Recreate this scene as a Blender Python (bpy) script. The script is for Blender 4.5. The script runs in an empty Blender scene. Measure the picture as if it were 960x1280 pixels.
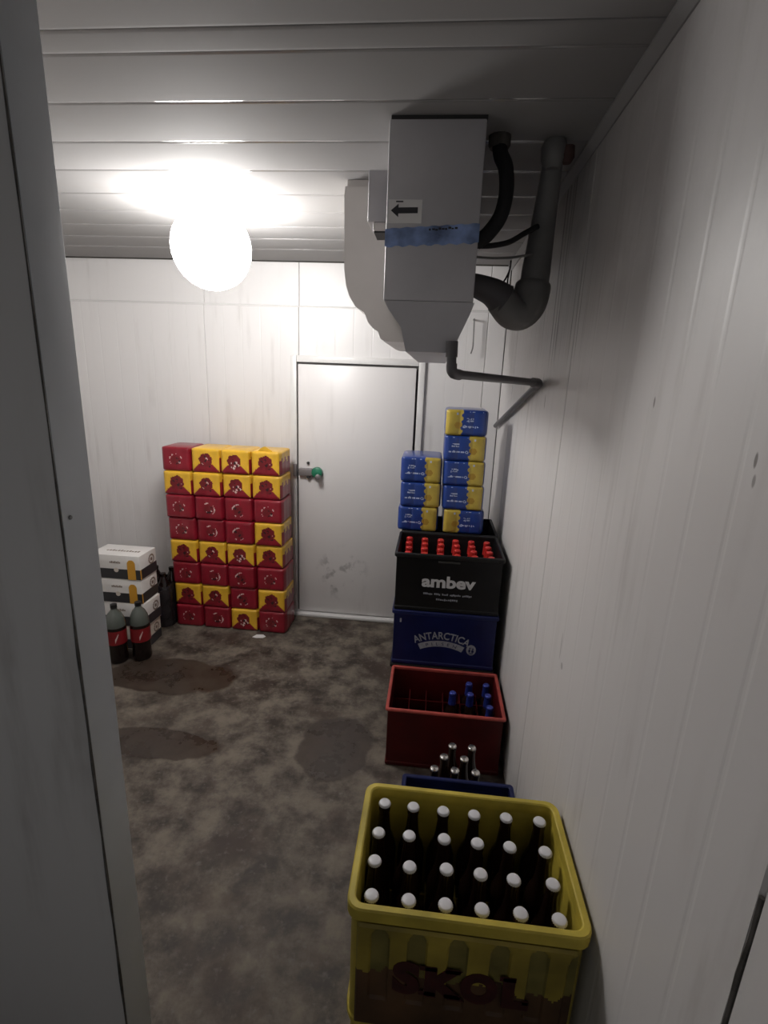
import bpy, bmesh, math, random
from mathutils import Vector, Matrix
random.seed(7)
S = bpy.context.scene
COL = S.collection
PI = math.pi

# ---------------------------------------------------------------- camera, world, exposure
cam_d = bpy.data.cameras.new('camera')
cam = bpy.data.objects.new('camera', cam_d)
COL.objects.link(cam)
S.camera = cam
CAM_H, YAW, PITCH, ROLL, FPX = 1.6423, math.radians(5.142), math.radians(14.928), math.radians(2.247), 636.5
fw = Vector((-math.sin(YAW)*math.cos(PITCH), math.cos(YAW)*math.cos(PITCH), -math.sin(PITCH)))
rt = Vector((math.cos(YAW), math.sin(YAW), 0))
up = rt.cross(fw)
rt2 = rt*math.cos(ROLL) + up*math.sin(ROLL)
up2 = -rt*math.sin(ROLL) + up*math.cos(ROLL)
cam.matrix_world = Matrix(((rt2.x, up2.x, -fw.x, 0), (rt2.y, up2.y, -fw.y, 0), (rt2.z, up2.z, -fw.z, CAM_H), (0, 0, 0, 1)))
cam_d.sensor_fit = 'VERTICAL'
cam_d.sensor_height = 24
cam_d.lens = FPX*24/1280
cam_d.clip_start = .02

world = bpy.data.worlds.new('world')
S.world = world
world.use_nodes = True
world.node_tree.nodes['Background'].inputs[0].default_value = (.96, .97, 1, 1)
world.node_tree.nodes['Background'].inputs[1].default_value = .155
S.view_settings.view_transform = 'Standard'
S.view_settings.look = 'None'
S.view_settings.exposure = 0
S.view_settings.gamma = 1
LAMP = 47.0                                   # emission of the lamp globe
S.cycles.use_denoising = True
S.cycles.max_bounces = 10

# room measures (metres): camera stands at x=y=0
XR, XL, YB, HC = .394, -2.4, 3.259, 2.286
CH = .287                                      # crate height

# ---------------------------------------------------------------- helpers
class MB:
    def __init__(s): s.v, s.f, s.m = [], [], []
    def add(s, vs, fs, mi=0):
        o = len(s.v); s.v += [tuple(p) for p in vs]
        for f in fs: s.f.append(tuple(i+o for i in f)); s.m.append(mi)
    def box(s, x0, x1, y0, y1, z0, z1, mi=0, b=0):
        if b <= 0:
            vs = [(x0,y0,z0),(x1,y0,z0),(x1,y1,z0),(x0,y1,z0),(x0,y0,z1),(x1,y0,z1),(x1,y1,z1),(x0,y1,z1)]
            s.add(vs, [(3,2,1,0),(4,5,6,7),(0,1,5,4),(1,2,6,5),(2,3,7,6),(3,0,4,7)], mi); return
        bm = bmesh.new(); bmesh.ops.create_cube(bm, size=1)
        for v in bm.verts: v.co = Vector((x0+(v.co.x+.5)*(x1-x0), y0+(v.co.y+.5)*(y1-y0), z0+(v.co.z+.5)*(z1-z0)))
        bmesh.ops.bevel(bm, geom=bm.edges[:], offset=b, segments=2, profile=.5, affect='EDGES')
        bm.verts.index_update()
        s.add([v.co[:] for v in bm.verts], [[v.index for v in f.verts] for f in bm.faces], mi); bm.free()
    def loft(s, loops, mi=0, cap0=True, cap1=True, mis=None):
        n = len(loops[0]); o = len(s.v)
        for l in loops: s.v += [tuple(p) for p in l]
        for k in range(len(loops)-1):
            for i in range(n):
                j = (i+1) % n
                s.f.append((o+k*n+i, o+k*n+j, o+(k+1)*n+j, o+(k+1)*n+i)); s.m.append(mis[k] if mis else mi)
        if cap0: s.f.append(tuple(o+i for i in reversed(range(n)))); s.m.append(mi)
        if cap1: s.f.append(tuple(o+(len(loops)-1)*n+i for i in range(n))); s.m.append(mis[-1] if mis else mi)
    def lathe(s, prof, seg=20, mi=0, c=(0,0,0), caps=True):
        loops = [[(c[0]+r*math.cos(2*PI*i/seg), c[1]+r*math.sin(2*PI*i/seg), c[2]+z) for i in range(seg)] for r, z in prof]
        s.loft(loops, mi, caps, caps)
    def tube(s, pts, r, seg=12, mi=0):
        pts = [Vector(p) for p in pts]; n = len(pts)
        rs = r if isinstance(r, (list, tuple)) else [r]*n
        t0 = (pts[1]-pts[0]).normalized()
        a = Vector((0,0,1)) if abs(t0.z) < .9 else Vector((1,0,0))
        nrm = (a - t0*a.dot(t0)).normalized(); loops = []
        for i in range(n):
            t = (pts[min(i+1,n-1)]-pts[max(i-1,0)]).normalized()
            nrm = (nrm - t*nrm.dot(t)).normalized(); bn = t.cross(nrm)
            loops.append([pts[i]+(nrm*math.cos(2*PI*k/seg)+bn*math.sin(2*PI*k/seg))*rs[i] for k in range(seg)])
        s.loft(loops, mi)
    def prism(s, poly, y0, y1, mi=0):           # poly of (x,z), extruded along y
        n = len(poly)
        vs = [(x,y0,z) for x,z in poly]+[(x,y1,z) for x,z in poly]
        s.add(vs, [tuple(range(n)), tuple(reversed(range(n,2*n)))]+[((i+1)%n, i, n+i, n+(i+1)%n) for i in range(n)], mi)
    def mesh(s, name, mats, smooth=True, angle=35):
        me = bpy.data.meshes.new(name); me.from_pydata(s.v, [], s.f)
        for m in (mats if isinstance(mats, (list, tuple)) else [mats]): me.materials.append(m)
        me.polygons.foreach_set('material_index', s.m)
        bm = bmesh.new(); bm.from_mesh(me); bmesh.ops.recalc_face_normals(bm, faces=bm.faces); bm.to_mesh(me); bm.free()
        if smooth:
            me.polygons.foreach_set('use_smooth', [True]*len(me.polygons))
            me.set_sharp_from_angle(angle=math.radians(angle))
        me.update(); return me
    def build(s, name, mats, parent=None, **k):
        return put(name, s.mesh(name, mats, **k), parent)

def put(name, me, parent=None, loc=None):
    o = bpy.data.objects.new(name, me); COL.objects.link(o)
    if parent: o.parent = parent
    if loc: o.location = loc
    return o
def tag(o, label=None, cat=None, group=None, kind=None):
    if label: o['label'] = label
    if cat: o['category'] = cat
    if group: o['group'] = group
    if kind: o['kind'] = kind
    return o
def thing(name, label, cat, loc=(0,0,0), rz=0, group=None):
    o = bpy.data.objects.new(name, None); COL.objects.link(o)
    o.empty_display_size = .05; o.location = loc; o.rotation_euler.z = rz
    return tag(o, label, cat, group)
def dup(src, loc, label, rz=0):
    r = src.copy(); COL.objects.link(r); r.location = loc; r.rotation_euler.z = rz; r['label'] = label
    for ch in src.children:
        c = ch.copy(); COL.objects.link(c); c.parent = r
        for g in ch.children:
            d = g.copy(); COL.objects.link(d); d.parent = c
    return r
def rrect(w, d, r, z, seg=4):                   # rounded rectangle loop centred on the origin
    pts = []
    for cx, cy, a0 in ((w/2-r,d/2-r,0), (-w/2+r,d/2-r,PI/2), (-w/2+r,-d/2+r,PI), (w/2-r,-d/2+r,1.5*PI)):
        for i in range(seg+1):
            a = a0+PI/2*i/seg; pts.append((cx+r*math.cos(a), cy+r*math.sin(a), z))
    return pts
def smooth_path(ps, n=8):
    ps = [Vector(p) for p in ps]; out = []
    for i in range(len(ps)-1):
        p0, p1, p2, p3 = ps[max(i-1,0)], ps[i], ps[i+1], ps[min(i+2,len(ps)-1)]
        for k in range(n):
            t = k/n
            out.append(.5*((2*p1)+(p2-p0)*t+(2*p0-5*p1+4*p2-p3)*t*t+(3*p1-p0-3*p2+p3)*t**3))
    return out+[ps[-1]]
def text_mesh(txt, size, mat, depth=.0006, bold=0, xs=1, bend=None, name='lettering', align='CENTER'):
    cu = bpy.data.curves.new('t', 'FONT'); cu.body = txt; cu.size = size; cu.offset = bold; cu.extrude = depth
    cu.align_x = align; cu.align_y = 'BOTTOM_BASELINE'; cu.resolution_u = 4
    ob = bpy.data.objects.new('t', cu); COL.objects.link(ob)
    dg = bpy.context.evaluated_depsgraph_get()
    me = bpy.data.meshes.new_from_object(ob.evaluated_get(dg)); bpy.data.objects.remove(ob)
    me.name = name; me.materials.clear(); me.materials.append(mat)
    for v in me.vertices:
        x, y, z = v.co.x*xs, v.co.y, v.co.z
        if bend:                                  # bend = radius of the arc below the baseline
            a = x/bend; x, y = (bend+y)*math.sin(a), (bend+y)*math.cos(a)-bend
        v.co = (x, -z, y)                         # stand it up, facing -y
    return me

# ---------------------------------------------------------------- materials
def base_mat(name):
    m = bpy.data.materials.new(name); m.use_nodes = True
    return m, m.node_tree, m.node_tree.nodes['Principled BSDF']
def mat(name, col, rough=.5, metal=0, var=0.0, scale=8, bump=0, bscale=60, spec=.5, alpha=1, trans=0, coat=0):
    m, t, b = base_mat(name)
    b.inputs['Base Color'].default_value = (*col, 1); b.inputs['Roughness'].default_value = rough
    b.inputs['Metallic'].default_value = metal; b.inputs['Specular IOR Level'].default_value = spec
    b.inputs['Alpha'].default_value = alpha; b.inputs['Transmission Weight'].default_value = trans
    b.inputs['Coat Weight'].default_value = coat
    N, L = t.nodes, t.links
    if var or bump:
        tc = N.new('ShaderNodeTexCoord')
    if var:
        n = N.new('ShaderNodeTexNoise'); n.inputs['Scale'].default_value = scale; n.inputs['Detail'].default_value = 5
        L.new(tc.outputs['Object'], n.inputs['Vector'])
        r = N.new('ShaderNodeValToRGB'); r.color_ramp.elements[0].position = .3; r.color_ramp.elements[1].position = .72
        r.color_ramp.elements[0].color = (*[c*(1-var) for c in col], 1); r.color_ramp.elements[1].color = (*[min(1, c*(1+var*.4)) for c in col], 1)
        L.new(n.outputs['Fac'], r.inputs['Fac']); L.new(r.outputs['Color'], b.inputs['Base Color'])
    if bump:
        n2 = N.new('ShaderNodeTexNoise'); n2.inputs['Scale'].default_value = bscale; n2.inputs['Detail'].default_value = 3
        L.new(tc.outputs['Object'], n2.inputs['Vector'])
        bp = N.new('ShaderNodeBump'); bp.inputs['Strength'].default_value = bump; bp.inputs['Distance'].default_value = .002
        L.new(n2.outputs['Fac'], bp.inputs['Height']); L.new(bp.outputs['Normal'], b.inputs['Normal'])
    return m

class NT:                                         # tiny math-node builder
    def __init__(s, t): s.t = t
    def op(s, o, a, b=0.0, clamp=False):
        n = s.t.nodes.new('ShaderNodeMath'); n.operation = o; n.use_clamp = clamp
        for i, v in enumerate((a, b)):
            if isinstance(v, (int, float)): n.inputs[i].default_value = v
            else: s.t.links.new(v, n.inputs[i])
        return n.outputs[0]
    def ss(s, v, lo, hi):                         # clamped ramp
        n = s.t.nodes.new('ShaderNodeMapRange'); n.interpolation_type = 'SMOOTHSTEP'
        s.t.links.new(v, n.inputs[0]); n.inputs[1].default_value = lo; n.inputs[2].default_value = hi
        return n.outputs[0]
    def noise(s, vec, scale, detail=4, sx=(1,1,1), rough=.55):
        mp = s.t.nodes.new('ShaderNodeMapping'); mp.inputs['Scale'].default_value = sx
        s.t.links.new(vec, mp.inputs['Vector'])
        n = s.t.nodes.new('ShaderNodeTexNoise'); n.inputs['Scale'].default_value = scale; n.inputs['Detail'].default_value = detail
        n.inputs['Roughness'].default_value = rough
        s.t.links.new(mp.outputs[0], n.inputs['Vector']); return n.outputs['Fac']
    def mix(s, f, a, b):
        n = s.t.nodes.new('ShaderNodeMix'); n.data_type = 'RGBA'
        if isinstance(f, (int, float)): n.inputs[0].default_value = f
        else: s.t.links.new(f, n.inputs[0])
        for i, v in ((6, a), (7, b)):
            if isinstance(v, tuple): n.inputs[i].default_value = (*v, 1)
            else: s.t.links.new(v, n.inputs[i])
        return n.outputs[2]

def panel_mat(name, col, rough, streak=.25, marks=None, mould=None, smudge=None, spec=.45):
    """white enamelled sandwich panel with faint vertical dirt"""
    m, t, b = base_mat(name); k = NT(t)
    geo = t.nodes.new('ShaderNodeNewGeometry'); P = geo.outputs['Position']
    sep = t.nodes.new('ShaderNodeSeparateXYZ'); t.links.new(P, sep.inputs[0])
    st = k.noise(P, 5, 5, (3, 3, .35)); cl = k.noise(P, 2.2, 4)
    d = k.op('MULTIPLY', k.ss(st, .5, .78), k.ss(cl, .35, .7))
    c = k.mix(k.op('MULTIPLY', d, streak), col, (.30, .27, .24))
    if mould:                                     # black mould drips: (y0,y1,z0,z1)
        y0, y1, z0, z1 = mould
        fine = k.ss(k.noise(P, 16, 2, (1, 2.4, .04)), .56, .66)
        reg = k.op('MULTIPLY', k.op('MULTIPLY', k.ss(sep.outputs[1], y0, y0+.25), k.ss(sep.outputs[1], y1, y1-.12)), k.ss(sep.outputs[2], z0, z1))
        c = k.mix(k.op('MULTIPLY', k.op('MULTIPLY', fine, reg), .75), c, (.06, .05, .05))
        film = k.op('MULTIPLY', k.ss(sep.outputs[2], 1.66, 1.95), k.ss(k.noise(P, 3, 5), .05, .6))  # shade of the upper wall, painted into the panel colour
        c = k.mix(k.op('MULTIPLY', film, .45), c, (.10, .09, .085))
    for (y, z, sy, sz, s_) in (marks or []):      # small scuffs on the right wall
        dy = k.op('DIVIDE', k.op('SUBTRACT', sep.outputs[1], y), sy); dz = k.op('DIVIDE', k.op('SUBTRACT', sep.outputs[2], z), sz)
        r = k.op('ADD', k.op('MULTIPLY', dy, dy), k.op('MULTIPLY', dz, dz))
        c = k.mix(k.op('MULTIPLY', k.ss(r, 1.0, .3), s_), c, (.12, .10, .09))
    if smudge:                                    # scuffed patch on the door (x, z, sx, sz)
        x_, z_, sx, sz = smudge
        dx = k.op('DIVIDE', k.op('SUBTRACT', sep.outputs[0], x_), sx); dz = k.op('DIVIDE', k.op('SUBTRACT', sep.outputs[2], z_), sz)
        r = k.op('ADD', k.op('MULTIPLY', dx, dx), k.op('MULTIPLY', dz, dz))
        c = k.mix(k.op('MULTIPLY', k.op('MULTIPLY', k.ss(r, 1.0, .2), k.ss(k.noise(P, 16, 6), .50, .68)), .55), c, (.20, .19, .19))
    t.links.new(c, b.inputs['Base Color'])
    b.inputs['Roughness'].default_value = rough; b.inputs['Specular IOR Level'].default_value = spec
    n2 = k.noise(P, 7, 2); bp = t.nodes.new('ShaderNodeBump'); bp.inputs['Strength'].default_value = .12; bp.inputs['Distance'].default_value = .004
    t.links.new(n2, bp.inputs['Height']); t.links.new(bp.outputs['Normal'], b.inputs['Normal'])
    return m

WHITE = (.74, .725, .72)
M = {}
M['wall'] = panel_mat('white_panel', WHITE, .34, .35)
M['wall_r'] = panel_mat('white_panel_stained_shaded', (.71, .69, .68), .42, .5,
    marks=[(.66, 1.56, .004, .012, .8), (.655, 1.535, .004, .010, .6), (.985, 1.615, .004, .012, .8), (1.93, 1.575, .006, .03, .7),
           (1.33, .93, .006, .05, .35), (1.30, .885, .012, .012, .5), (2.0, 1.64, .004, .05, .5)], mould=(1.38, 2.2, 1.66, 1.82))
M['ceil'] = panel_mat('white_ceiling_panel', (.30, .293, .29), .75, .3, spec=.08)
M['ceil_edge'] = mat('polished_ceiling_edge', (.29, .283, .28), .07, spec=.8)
M['core'] = mat('dark_joint', (.05, .045, .04), .8)
M['seal'] = mat('dirty_sealant', (.11, .10, .09), .8, var=.6, scale=30)
M['jamb'] = panel_mat('grey_jamb_panel', (.72, .70, .68), .5, .6)
M['angle'] = mat('grey_aluminium_angle', (.60, .63, .66), .45, .1, var=.15, scale=3)
M['screw'] = mat('screw_grey', (.25, .25, .25), .5, .6)
M['gloss'] = mat('glossy_white_edge', (.72, .71, .70), .13)
M['trim'] = mat('white_trim', (.72, .71, .70), .35, var=.12, scale=6)
M['door'] = panel_mat('white_door_leaf', (.73, .71, .705), .36, .2, smudge=(-.56, .33, .20, .22))
M['gap'] = mat('dark_door_gap', (.09, .085, .085), .8)
M['latch'] = mat('grey_latch', (.26, .24, .245), .45, .4)
M['green'] = mat('green_plastic', (.02, .20, .11), .4)
M['plastic_dk'] = mat('dark_plastic', (.03, .03, .03), .5)
M['steel'] = mat('evaporator_sheet', (.52, .51, .53), .42, .15, var=.12, scale=5)
M['cowl'] = mat('evaporator_white_sheet', (.66, .63, .60), .4, 0, var=.1, scale=4)
M['tape'] = mat('blue_tape', (.25, .35, .62), .35, var=.65, scale=18)
M['paper'] = mat('white_paper', (.75, .74, .73), .6)
M['ink'] = mat('black_ink', (.03, .03, .035), .6)
M['hose'] = mat('black_foam_hose', (.012, .012, .014), .75, bump=.3, bscale=120)
M['duct'] = mat('grey_insulation_wrap', (.21, .205, .20), .6, var=.25, scale=9, bump=.5, bscale=25)
M['pvc'] = mat('dark_grey_pipe', (.10, .095, .10), .42)
M['redgum'] = mat('reddish_foam', (.09, .045, .04), .8, var=.4, scale=40)
# crates
M['c_yellow'] = mat('yellow_crate_plastic', (.60, .47, .06), .5, var=.35, scale=9, bump=.15, bscale=90)
M['c_dirty_shade'] = mat('grimy_shaded_yellow', (.38, .29, .04), .55, var=.5, scale=7)  # grimy yellow, darkened to carry the shade of the crate front
M['c_olive'] = mat('olive_recess_shade', (.21, .175, .04), .6, var=.4, scale=14)  # shade inside the arched recesses, painted as darker olive
M['c_brown'] = mat('brown_lower_band', (.10, .05, .02), .6, var=.5, scale=10)  # darker brown across the lower part of the crate front
M['c_black'] = mat('black_crate_plastic', (.007, .007, .008), .45, var=.3, scale=8, spec=.3)
M['c_blue'] = mat('blue_crate_plastic', (.008, .014, .085), .42, var=.3, scale=8, spec=.35)
M['c_red'] = mat('red_crate_plastic', (.085, .0045, .0055), .45, var=.3, scale=8, spec=.3)
M['c_redrim'] = mat('worn_red_rim', (.46, .075, .06), .5, var=.3, scale=20)
M['print'] = mat('grey_white_print', (.62, .62, .64), .5)
M['print_dim'] = mat('grey_print', (.36, .37, .42), .5, var=.25, scale=60)
M['redprint'] = mat('dark_red_print', (.055, .007, .006), .55, var=.5, scale=25)
# bottles
M['glass'] = mat('brown_bottle_glass', (.018, .008, .005), .09, spec=.6)
M['cap_w'] = mat('white_crown_cap', (.72, .71, .74), .35)
M['cap_s'] = mat('silver_crown_cap', (.70, .68, .66), .22, .9)
M['foil_r'] = mat('red_foil', (.62, .035, .03), .32, .2)
M['foil_b'] = mat('blue_foil', (.03, .05, .32), .3, .35)
M['cap_b'] = mat('blue_crown_cap', (.10, .13, .55), .25, .6)
M['cola'] = mat('cola_in_plastic', (.010, .005, .004), .10, spec=.6)
M['clear'] = mat('greyish_clear_plastic', (.13, .145, .13), .18, trans=.25)
M['label_red'] = mat('red_bottle_label', (.22, .009, .013), .4)
M['cap_k'] = mat('black_screw_cap', (.012, .012, .013), .4)
M['film'] = mat('dark_shrink_film', (.022, .018, .020), .22, var=.5, scale=14, bump=.6, bscale=18)
# can packs
M['p_red'] = mat('red_shrink_film', (.27, .010, .024), .30, var=.25, scale=12, coat=.2)
M['p_dred'] = mat('dark_red_print_film', (.19, .012, .018), .32, var=.3, scale=20)
M['p_yel'] = mat('yellow_shrink_film', (.80, .46, .035), .32, var=.2, scale=12, coat=.2)
M['p_wht'] = mat('white_film_print', (.70, .55, .52), .35)
M['p_blk'] = mat('black_film_print', (.03, .01, .012), .4)
M['p_blue'] = mat('blue_shrink_film', (.014, .048, .25), .28, var=.2, scale=12, coat=.3)
M['p_gold'] = mat('golden_yellow_film', (.52, .39, .065), .3, var=.25, scale=14, coat=.3)
M['p_brn'] = mat('ochre_print', (.36, .22, .03), .35)
M['p_lav'] = mat('pale_lettering', (.42, .48, .66), .4)
M['b_white'] = mat('white_carton', (.74, .72, .70), .55, var=.08, scale=9)
M['b_black'] = mat('black_carton_band', (.028, .028, .032), .5)
M['b_gold'] = mat('orange_gold_print', (.62, .31, .03), .45)
M['b_brown'] = mat('brown_small_print', (.20, .15, .12), .6)
M['b_grey'] = mat('cream_carton', (.62, .56, .49), .6)
# lamp
m, t, b = base_mat('lit_opal_globe'); b.inputs['Emission Color'].default_value = (1, .975, .95, 1); b.inputs['Emission Strength'].default_value = LAMP
b.inputs['Base Color'].default_value = (.9, .9, .9, 1); M['lamp'] = m

# floor: damp, dirty concrete
m, t, b = base_mat('wet_dirty_concrete'); k = NT(t)
geo = t.nodes.new('ShaderNodeNewGeometry'); P = geo.outputs['Position']
sep = t.nodes.new('ShaderNodeSeparateXYZ'); t.links.new(P, sep.inputs[0])
big, mid, fin = k.noise(P, 2.6, 6, rough=.62), k.noise(P, 7, 7, rough=.68), k.noise(P, 40, 4)
c = k.mix(k.ss(mid, .33, .68), (.032, .023, .018), (.190, .160, .128))
c = k.mix(k.op('MULTIPLY', k.ss(big, .50, .66), .85), c, (.050, .032, .025))
c = k.mix(k.op('MULTIPLY', k.ss(fin, .55, .75), .35), c, (.23, .21, .185))
edge = k.op('MULTIPLY', k.op('SUBTRACT', k.noise(P, 9, 4), .5), 1.1)
wet = 0.0
for (x, y, sx, sy) in ((-.36, 1.95, .17, .21), (-1.36, 2.36, .36, .17), (-1.15, 1.85, .30, .10)):
    dx = k.op('DIVIDE', k.op('SUBTRACT', sep.outputs[0], x), sx); dy = k.op('DIVIDE', k.op('SUBTRACT', sep.outputs[1], y), sy)
    r = k.op('ADD', k.op('ADD', k.op('MULTIPLY', dx, dx), k.op('MULTIPLY', dy, dy)), edge)
    w = k.ss(r, 1.1, .85); wet = w if wet == 0.0 else k.op('MAXIMUM', wet, w)
c = k.mix(k.op('MULTIPLY', wet, .80), c, (.034, .022, .016))
t.links.new(c, b.inputs['Base Color'])
ro = k.op('SUBTRACT', k.op('ADD', k.op('MULTIPLY', mid, .5), .38), k.op('MULTIPLY', wet, .33))
t.links.new(ro, b.inputs['Roughness']); b.inputs['Specular IOR Level'].default_value = .4
bp = t.nodes.new('ShaderNodeBump'); bp.inputs['Strength'].default_value = .5; bp.inputs['Distance'].default_value = .006
t.links.new(k.op('MULTIPLY', mid, k.op('SUBTRACT', 1.0, k.op('MULTIPLY', wet, .9))), bp.inputs['Height']); t.links.new(bp.outputs['Normal'], b.inputs['Normal'])
M['floor'] = m

# ---------------------------------------------------------------- room shell
YF = -.9
q = MB(); q.box(XL-.1, XR+.1, YF, YB+.1, -.1, 0); tag(q.build('floor', M['floor']), kind='structure')

def ribbed(length, pitch, t0=.006, gw=.010, gd=.0022, end=.0035):
    """profile (s, depth) of one panel: flat with shallow V grooves, rounded ends"""
    pr = [(0, t0), (0, end), (end, 0)]
    n = max(1, round(length/pitch))
    for i in range(1, n):
        s = i*length/n
        pr += [(s-gw/2, 0), (s-gw/6, gd), (s+gw/6, gd), (s+gw/2, 0)]
    return pr+[(length-end, 0), (length, end), (length, t0)]

# back wall: vertical panels up to 2.03 m, a recessed strip above
q = MB(); q.box(XL-.1, XR+.1, YB+.022, YB+.1, 0, HC+.1); wb = tag(q.build('wall_back', M['core']), kind='structure')
x = XL; GAP = .002
for w in (.93, .605, 1.15, XR-XL-.93-.605-1.15):
    pr = ribbed(w-GAP, .118, t0=.021, gd=.0006)
    q = MB(); q.loft([[(x+s, YB+d, z) for s, d in pr] for z in (0, 2.028)]); q.build('wall_panel', M['wall'], wb, angle=8)
    pr = ribbed(w-GAP, 3, t0=.008)
    q = MB(); q.loft([[(x+s, YB+.0135+d, z) for s, d in pr] for z in (2.034, HC)]); q.build('upper_panel', M['wall'], wb, angle=40)
    x += w
q = MB(); q.loft([[(xx, YB+.0005+y, 2.0285+z) for y, z in ((0, 0), (.001, .006), (.004, .010), (.009, .012), (.0135, .012), (.0135, 0))] for xx in (XL, XR)])
q.build('ledge_trim', M['gloss'], wb, angle=60)

# right wall
q = MB(); q.box(XR+.006, XR+.1, YF, YB+.1, 0, HC+.1); wr = tag(q.build('wall_right', M['core']), kind='structure')
ys = [YF, .4785, 1.63, 2.78, YB]
for a, b_ in zip(ys[:-1], ys[1:]):
    q = MB(); pr = ribbed(b_-a-.0035, .105, gw=.016, gd=.0005)
    q.loft([[(XR+d, a+s, z) for s, d in pr] for z in (0, HC)])
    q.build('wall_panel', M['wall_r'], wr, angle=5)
q = MB(); q.tube([(XR+.0005, .477+.0015*math.sin(i*2.1), .02+i*.06) for i in range(19)], [.0022+.0016*abs(math.sin(i*1.7)) for i in range(19)], 6)
q.build('joint_seal', M['seal'], wr)

# left wall
q = MB(); q.box(XL-.1, XL-.006, YF, YB+.1, 0, HC+.1); wl = tag(q.build('wall_left', M['core']), kind='structure')
y = .93
for w in (1.15, YB-.93-1.15):
    q = MB(); pr = ribbed(w-GAP, .115)
    q.loft([[(XL-d, y+s, z) for s, d in pr] for z in (0, HC)])
    q.build('wall_panel', M['wall'], wl, angle=12); y += w

# ceiling: boards across the room
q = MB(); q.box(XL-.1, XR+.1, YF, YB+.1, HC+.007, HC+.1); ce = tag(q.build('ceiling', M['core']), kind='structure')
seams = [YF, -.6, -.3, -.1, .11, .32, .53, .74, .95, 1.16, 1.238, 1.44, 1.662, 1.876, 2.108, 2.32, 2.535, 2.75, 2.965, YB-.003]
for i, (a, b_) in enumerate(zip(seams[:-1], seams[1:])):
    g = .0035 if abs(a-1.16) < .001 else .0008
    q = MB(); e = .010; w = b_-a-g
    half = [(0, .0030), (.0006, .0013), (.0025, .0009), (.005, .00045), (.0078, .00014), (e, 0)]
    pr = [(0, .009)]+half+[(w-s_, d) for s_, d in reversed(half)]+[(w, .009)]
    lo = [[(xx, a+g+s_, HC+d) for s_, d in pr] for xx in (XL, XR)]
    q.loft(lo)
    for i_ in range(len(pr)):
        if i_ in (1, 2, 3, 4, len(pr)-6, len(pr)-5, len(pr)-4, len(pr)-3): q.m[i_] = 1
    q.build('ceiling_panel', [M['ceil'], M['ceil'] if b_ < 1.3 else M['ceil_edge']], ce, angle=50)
# cove strip in the right-hand ceiling corner
q = MB(); q.prism([(XR, HC-.026), (XR-.004, HC-.026), (XR-.022, HC-.006), (XR-.022, HC), (XR, HC)], .9, YB)
tag(q.build('trim_1', M['ceil']), kind='structure')
q = MB(); q.box(XL, XR-.0225, YB-.003, YB-.0002, HC-.005, HC-.0003); tag(q.build('trim_2', M['core']), kind='structure')

# front wall with the jamb we look past
JX, JY1, JY0 = -.606, .84, .757
q = MB(); q.box(XL, JX-.002, JY0, JY1, 0, HC, b=.002); jf = tag(q.build('wall_front', M['jamb']), kind='structure')
q = MB(); q.box(JX-.0018, JX, JY0+.004, JY1+.001, .001, HC-.001, b=.0006); q.build('corner_trim', M['angle'], jf)
q = MB()
q.tube([(JX-.001, JY0+.0005, i*.08+.02) for i in range(28)], [.0017*(1+.35*math.sin(i*1.9))*(1.5 if i < 15 else .8) for i in range(28)], 6)
q.build('joint_seal', M['seal'], jf)
q = MB(); q.tube([(JX+.0005, JY0+.021, 1.39), (JX+.003, JY0+.021, 1.39)], [.0042, .003], 10); q.build('screw', M['screw'], jf)

# door in the back wall
dr = tag(thing('door_1', None, None, (0, 0, 0)), kind='structure')
D0, D1, DT = -.862, -.125, 1.695
q = MB(); q.box(D0-.012, D1+.012, YB-.006, YB-.0005, 0, DT+.012); q.build('door_gap', M['gap'], dr)
q = MB(); q.box(D0, D1, YB-.040, YB-.0065, .028, DT, b=.005); q.build('door_leaf', M['door'], dr)
for a, b_, c_, d_ in ((D0-.052, D0-.013, 0, DT+.052), (D1+.013, D1+.052, 0, DT+.052), (D0-.0125, D1+.0125, DT+.013, DT+.052)):
    q = MB(); q.box(a, b_, YB-.026, YB-.0005, c_, d_, b=.004); q.build('door_frame', M['trim'], dr)
q = MB(); q.box(D0-.05, D1+.05, YB-.075, YB-.0065, 0, .022, b=.006); q.build('door_sill', M['trim'], dr)
lt = MB(); lt.box(D0+.008, D0+.098, YB-.070, YB-.0405, .998, 1.046, b=.006); lt.box(D0-.035, D0-.012, YB-.045, YB-.0265, .985, 1.068, b=.004)
la = lt.build('door_latch', M['latch'], dr)
q = MB(); q.lathe([(0, 0), (.034, 0), (.036, .01), (.034, .03), (.024, .036), (0, .037)], 18); q.box(-.028, .0, -.022, .030, .004, .03, b=.008)
h = q.build('handle', M['green'], la); h.location = (D0+.128, YB-.041, 1.022); h.rotation_euler.x = PI/2
q = MB(); q.lathe([(0, 0), (.016, 0), (.017, .03), (.010, .034), (0, .034)], 14); h = q.build('bolt_end', M['latch'], la); h.location = (D0+.140, YB-.072, 1.0); h.rotation_euler.x = PI/2
q = MB(); q.lathe([(0, 0), (.009, 0), (.008, .012), (0, .014)], 12); h = q.build('release_knob', M['plastic_dk'], dr); h.location = (D0+.066, YB-.0405, 1.080); h.rotation_euler.x = PI/2
q = MB(); q.lathe([(0, 0), (.012, 0), (.011, .016), (0, .018)], 12); h = q.build('lock_core', M['plastic_dk'], la); h.location = (D0+.07, YB-.05, .99); h.rotation_euler.x = PI/2

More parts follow.
